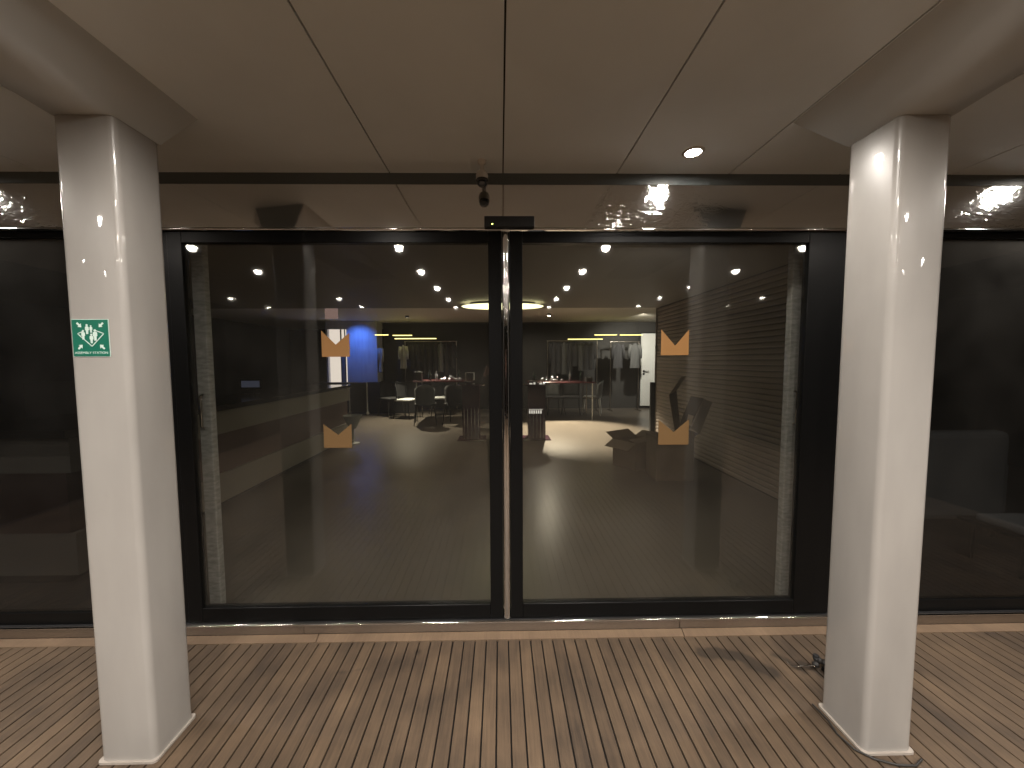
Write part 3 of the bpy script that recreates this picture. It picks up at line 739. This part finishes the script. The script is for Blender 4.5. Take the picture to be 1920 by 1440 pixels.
# goods on the tables
def heap(name, m, x, y, z, sx_, sy_, h, label, cat, seed):
    rnd = random.Random(seed); bm = bmesh.new()
    for k in range(14):
        a = rnd.uniform(0, 6.28); rr = rnd.random() ** .5
        bmesh.ops.create_icosphere(bm, subdivisions=1, radius=rnd.uniform(.02, .045), matrix=Matrix.Translation((x + sx_ * rr * math.cos(a), y + sy_ * rr * math.sin(a), z + .02 + h * (1 - rr) * rnd.random())))
    for v in bm.verts: v.co.z = max(z + .0008, v.co.z)
    return tag(bm_obj(name, bm, m, smooth=False), label, cat, kind='stuff')
heap('silver_goods', MT['silver'], -1.1, 8.5, .965, .28, .12, .13, 'heap of silvery small goods on the counter side table', 'goods', 3)
heap('silver_goods', MT['silver'], 1.15, 8.5, .925, .34, .12, .15, 'heap of bluish silver goods on the ribbed wall side table', 'goods', 5)
lt = thing('open_box', 'pale open-fronted box standing on the counter side table', 'box')
for nm, a in (('side_panel', (-.80, -.785, 8.42, 8.62, .966, 1.13)), ('side_panel', (-.60 - .015, -.60, 8.42, 8.62, .966, 1.13)), ('top_panel', (-.80, -.60, 8.42, 8.62, 1.131, 1.14))): box(nm, MT['lgrey'], *a, lt)
rebase(lt, (-.7, 8.5, .965))
def bottle(x, y, z, h, m, label):
    t = lathe('bottle', m, [(0, 0), (.032, 0), (.034, .01), (.034, h * .6), (.012, h * .78), (.011, h), (0, h)], (x, y, z), None, 12); tag(t, label, 'bottle', 'bottles on the display tables')
bottle(-1.62, 8.55, .9655, .26, MT['glass_b'], 'dark bottle on the counter side table away from the goods')
bottle(-1.48, 8.62, .9655, .22, MT['silver'], 'silver bottle on the counter side table next to the dark bottle')
bottle(-.98, 8.75, .9655, .28, MT['glass_b'], 'tall dark bottle behind the silvery goods')
bottle(1.62, 8.6, .9255, .24, MT['silver'], 'silver bottle at the door end of the ribbed wall side table')
bottle(1.90, 8.72, .9255, .27, MT['glass_b'], 'dark bottle at the far corner of the ribbed wall side table')
bottle(.78, 8.62, .9255, .25, MT['glass_b'], 'dark bottle beside the bluish silver goods')
for k, (x, y, z, w_, d_, h_, lb) in enumerate([(-1.86, 8.45, .9655, .16, .14, .20, 'small dark carton at the wall end of the counter side table'), (2.02, 8.42, .9255, .14, .12, .10, 'flat dark carton at the door end of the ribbed wall side table')]):
    o = box('carton', MT['mcloth'], x - w_ / 2, x + w_ / 2, y - d_ / 2, y + d_ / 2, z, z + h_, None, .004); tag(o, lb, 'carton')
# display stands near the middle
def display_stand(x, label, lit):
    t = thing('display_stand', label, 'display stand', group='plum display stands')
    box('base_plate', MT['plum'], x - .24, x + .24, 6.22, 6.62, .049, .062, t, .004)
    box('body', MT['plum'], x - .15, x + .15, 6.28, 6.56, .0625, .98, t, .006)
    for k in range(5): tube('corner_rod', MT['chrome'], [(x - .12 + k * .06, 6.268, .07), (x - .12 + k * .06, 6.268, .60)], .0035, t, 6)
    lathe('top_disc', MT['plum'], [(0, 0), (.235, 0), (.24, .012), (.235, .024), (0, .024)], (x, 6.42, .981), t, 28)
    if lit:
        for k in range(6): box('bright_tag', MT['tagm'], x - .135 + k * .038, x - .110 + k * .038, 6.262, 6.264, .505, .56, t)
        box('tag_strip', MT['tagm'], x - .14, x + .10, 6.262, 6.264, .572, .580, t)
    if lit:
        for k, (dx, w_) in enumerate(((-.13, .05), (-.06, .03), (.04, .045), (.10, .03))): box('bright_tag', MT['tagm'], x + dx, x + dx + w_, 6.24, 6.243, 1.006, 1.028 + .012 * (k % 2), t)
    lathe('bowl', MT['silver'], [(.03, 0), (.06, .01), (.09, .05), (.085, .05), (.05, .015), (0, .012)], (x - .05, 6.40, 1.0055), t, 16)
    rebase(t, (x, 6.42, .048))
display_stand(-.50, 'plum display stand with chrome rods on the counter side of the middle', False)
display_stand(.62, 'plum display stand with a row of bright tags next to the lit floor', True)

# ------------------------------------------------------------------ interior lamps
rl = thing('ring_pendant', 'wide oval glowing ceiling lamp seen between the sliding doors', 'ceiling lamp')
lathe('glowing_disc', MT['ring'], [(0, 0), (.60, 0), (.63, .012), (.60, .022), (0, .022)], (.04, 5.75, 2.225), rl, 48, 1, .45)
lathe('lamp_body', MT['blackm'], [(0, 0), (.5, 0), (.5, .042), (0, .042)], (.04, 5.75, 2.248), rl, 40, 1, .45)
rebase(rl, (.04, 5.75, 2.29))
def small_lamp(x, y, z, label, lens=None):
    t = thing('spotlight', label, 'spotlight', group='small spotlights inside')
    lathe('lamp_body', MT['blackm'], [(0, 0), (.045, 0), (.045, -.05), (.035, -.05), (.035, -.01), (0, -.01)], (x, y, z), t, 16)
    lathe('lamp_lens', lens or MT['lens_s'], [(0, -.044), (.034, -.044), (.034, -.038), (0, -.038)], (x, y, z), t, 16)
    rebase(t, (x, y, z))
small_lamp(1.12, 8.55, 2.48, 'small bright spotlight on the ceiling above the lit floor')
spot('floor_lamp', (1.12, 8.30, 2.41), 3200, (1.0, .86, .66), 62, .55, .03, (1.45, 7.15, .05))
small_lamp(-2.2, 8.9, 2.48, 'small spotlight on the ceiling above the counter side table', MT['lens_dim'])
spot('floor_lamp', (-2.2, 8.85, 2.41), 800, (1.0, .88, .68), 92, .95, .03, (-2.0, 8.15, .05))

# ------------------------------------------------------------------ cardboard boxes
def carton(x, y, wdt, dep, h, rz, label, flaps):
    t = bpy.data.objects.new('cardboard_box', None); COL.objects.link(t); tag(t, label, 'cardboard box', 'cardboard boxes by the ribbed wall')
    a, b = wdt / 2, dep / 2; th = .006
    box('box_side', MT['card'], -a, a, -b, -b + th, 0, h, t); box('box_side', MT['card'], -a, a, b - th, b, 0, h, t)
    box('box_side', MT['card'], -a, -a + th, -b + th, b - th, 0, h, t); box('box_side', MT['card'], a - th, a, -b + th, b - th, 0, h, t)
    box('box_bottom', MT['card'], -a + th, a - th, -b + th, b - th, 0, .006, t)
    for side, ang, ln in flaps:
        ca, sa = math.cos(ang) * ln, math.sin(ang) * ln    # ang: above horizontal outward
        if side == 'x-': q = [(-a, -b, h), (-a, b, h), (-a - ca, b, h + sa), (-a - ca, -b, h + sa)]
        if side == 'x+': q = [(a, -b, h), (a, b, h), (a + ca, b, h + sa), (a + ca, -b, h + sa)]
        if side == 'y-': q = [(-a, -b, h), (a, -b, h), (a, -b - ca, h + sa), (-a, -b - ca, h + sa)]
        if side == 'y+': q = [(-a, b, h), (a, b, h), (a, b + ca, h + sa), (-a, b + ca, h + sa)]
        quad_slab('flap', MT['card_in'] if h > .5 else MT['card'], q, .004, t)
    t.location = (x, y, .0485); t.rotation_euler = (0, 0, rz); return t
carton(1.74, 4.70, .44, .36, .34, .55, 'low open cardboard box on the floor, flaps splayed outwards', [('x-', -.45, .17), ('x+', .35, .16), ('y+', .5, .14), ('y-', math.pi - .2, .12)])
c2 = thing('cardboard_box', 'tall narrow opened cardboard box with long raised flaps and shiny tape', 'cardboard box', group='cardboard boxes by the ribbed wall')
bx0, bx1, by0, by1, bz = 1.74, 2.16, 4.06, 4.36, .54
box('box_side', MT['card'], bx0, bx1, by0, by0 + .006, .049, bz, c2); box('box_side', MT['card'], bx0, bx1, by1 - .006, by1, .049, bz, c2)
box('box_side', MT['card'], bx0, bx0 + .006, by0 + .0065, by1 - .0065, .049, bz, c2); box('box_side', MT['card'], bx1 - .006, bx1, by0 + .0065, by1 - .0065, .049, bz, c2)
quad_slab('flap', MT['card'], [(2.085, by1, bz), (2.155, by1, bz), (2.12, 4.42, 1.03), (2.03, 4.42, .985)], .005, c2)
quad_slab('flap', MT['card_in'], [(2.035, 4.425, .985), (2.12, 4.43, 1.02), (2.30, 4.55, 1.20), (2.24, 4.55, 1.19)], .005, c2)
quad_slab('flap', MT['card'], [(1.98, by0, bz + .12), (2.10, by0, bz + .09), (2.275, 4.10, .975), (2.13, 4.10, 1.0)], .005, c2)
quad_slab('flap', MT['card_in'], [(2.125, by0, bz + .11), (2.215, by0, bz + .03), (2.385, 4.12, .925), (2.285, 4.12, .965)], .005, c2)
quad_slab('flap', MT['card'], [(1.98, by0 + .008, bz), (2.16, by0 + .008, bz), (2.215, by0 + .006, bz + .04), (1.98, by0 + .006, bz + .13)], .004, c2)
quad_slab('tape', MT['tape'], [(2.06, by0 - .004, .69), (2.12, by0 - .004, .67), (2.15, 4.066, .78), (2.09, 4.066, .80)], .0015, c2)
rebase(c2, (1.95, 4.2, .049))

# ------------------------------------------------------------------ furniture behind the side windows
ac = thing('armchair', 'large dark armchair with rounded back behind the side window', 'armchair')
box('back', MT['grey'], 3.0, 3.75, 2.62, 2.74, .20, .87, ac, .05, 3)
box('seat', MT['grey'], 3.0, 3.75, 2.75, 3.4, .20, .45, ac, .05, 3)
box('arm', MT['grey'], 2.88, 2.995, 2.70, 3.4, .20, .62, ac, .04, 3); box('arm', MT['grey'], 3.755, 3.87, 2.70, 3.4, .20, .62, ac, .04, 3)
for x, y in ((3.0, 2.7), (3.75, 2.7), (3.0, 3.3), (3.75, 3.3)): tube('leg', MT['blackm'], [(x, y, .049), (x, y, .2)], .02, ac, 8)
rebase(ac, (3.4, 3.0, .048))
ob = thing('side_table', 'low table with pale folded cloths beside the armchair', 'table')
box('tabletop', MT['blackm'], 3.15, 3.75, 2.1, 2.45, .30, .32, ob)
for x, y in ((3.2, 2.15), (3.7, 2.15), (3.2, 2.4), (3.7, 2.4)): tube('leg', MT['blackm'], [(x, y, .049), (x, y, .3)], .012, ob, 6)
rebase(ob, (3.45, 2.28, .048))
fc = box('folded_cloth', MT['lgrey'], 3.18, 3.5, 2.14, 2.38, .3205, .37, None, .015, 2); tag(fc, 'pale folded cloth lying on the low table behind glass', 'cloth')
sf = thing('bench', 'low padded bench behind the window near the sign column', 'bench')
box('seat', MT['mcloth'], -5.6, -4.45, 3.9, 4.4, .55, .70, sf, .03, 2)
box('backrest', MT['grey'], -5.6, -4.9, 4.42, 4.5, .72, 1.18, sf, .02, 2)
for x in (-5.5, -4.55):
    for y in (3.95, 4.35): tube('leg', MT['steel'], [(x, y, .049), (x, y, .55)], .018, sf, 8)
rebase(sf, (-5.0, 4.15, .048))

# ------------------------------------------------------------------ the photographer, seen only in the glass
def skinned(name, verts, edges, radii, m, parent=None, lvl=1):
    me = bpy.data.meshes.new(name); me.from_pydata(verts, edges, []); me.update()
    o = bpy.data.objects.new(name, me); COL.objects.link(o)
    md = o.modifiers.new('skin', 'SKIN'); sv = me.skin_vertices[0].data
    for i, r in enumerate(radii): sv[i].radius = (r, r) if not isinstance(r, tuple) else r
    sv[0].use_root = True
    md2 = o.modifiers.new('sub', 'SUBSURF'); md2.levels = lvl; md2.render_levels = lvl
    dg = bpy.context.evaluated_depsgraph_get(); me2 = bpy.data.meshes.new_from_object(o.evaluated_get(dg))
    o.modifiers.clear(); o.data = me2; me2.materials.clear(); me2.materials.append(m)
    for p in me2.polygons: p.use_smooth = True
    if parent: o.parent = parent
    return o
pv, pe, pr = [], [], []
def V(x, y, z, r, link=None):
    pv.append((x, y, z)); pr.append(r)
    if link is not None: pe.append((link, len(pv) - 1))
    return len(pv) - 1
PY = -.42
pel = V(0, PY, .80, (.13, .10)); wa = V(0, PY, .95, (.125, .09), pel); chv = V(0, PY + .01, 1.12, (.145, .10), wa)
shv = V(0, PY, 1.24, (.11, .08), chv); nk = V(0, PY + .02, 1.30, .045, shv); h1 = V(0, PY + .03, 1.37, (.062, .075), nk); h2 = V(0, PY + .03, 1.45, (.068, .082), h1); h3 = V(0, PY + .02, 1.52, (.05, .06), h2)
for s in (-1, 1):
    a = V(s * .16, PY, 1.225, .052, shv); b = V(s * .225, PY + .06, 1.05, .042, a); c = V(s * .17, PY + .24, 1.20, .034, b); d = V(s * .125, PY + .34, 1.335, .024, c)
    p_ = V(s * .105, PY + .375, 1.37, (.030, .018), d)
    for k, (dx, dz, ln) in enumerate(((0, .03, .055), (0, .012, .06), (0, -.006, .055), (0, -.022, .045))):
        f1 = V(s * .085, PY + .395, 1.385 + dz, .0085, p_); V(s * .055, PY + .402, 1.388 + dz, .0075, f1)
    V(s * .075, PY + .365, 1.345, .009, p_)
    l1 = V(s * .095, PY, .74, .085, pel); l2 = V(s * .10, PY + .01, .42, .058, l1); l3 = V(s * .105, PY - .01, .10, .038, l2); l4 = V(s * .11, PY + .05, .045, .036, l3); V(s * .115, PY + .16, .032, .028, l4)
pt = thing('person', 'person in dark jacket and trousers holding up a phone with both hands', 'person')
body = skinned('body', pv, pe, pr, MT['skin'], pt)
me = body.data; me.materials.append(MT['jacket']); me.materials.append(MT['trousers']); me.materials.append(MT['hair'])
for p in me.polygons:
    c = p.center
    if c.z < .86: p.material_index = 2
    elif c.z < 1.29 and c.y < PY + .30: p.material_index = 1
    elif c.z < 1.36 and c.y < PY + .30 and c.z < 1.30: p.material_index = 1
    elif c.z > 1.49 or (c.z > 1.38 and c.y < PY + .0): p.material_index = 3
bm = bmesh.new(); bmesh.ops.create_icosphere(bm, subdivisions=2, radius=.012, matrix=Matrix.Translation((0, PY + .118, 1.425)) @ Matrix.Scale(1.6, 4, (0, 0, 1)))
bm_obj('nose', bm, MT['skin'], pt, smooth=True)
for s in (-1, 1):
    bm = bmesh.new(); bmesh.ops.create_icosphere(bm, subdivisions=2, radius=.009, matrix=Matrix.Translation((s * .027, PY + .105, 1.45)))
    bm_obj('eye', bm, MT['smoke'], pt, smooth=True)
rebase(pt, (0, PY, 0))
ph = thing('phone', 'black phone held up flat in front of the person', 'phone')
box('phone_body', MT['black'], -.135, .022, -.022, -.014, 1.345, 1.422, ph, .003, 2)
rebase(ph, (-.05, -.018, 1.345))
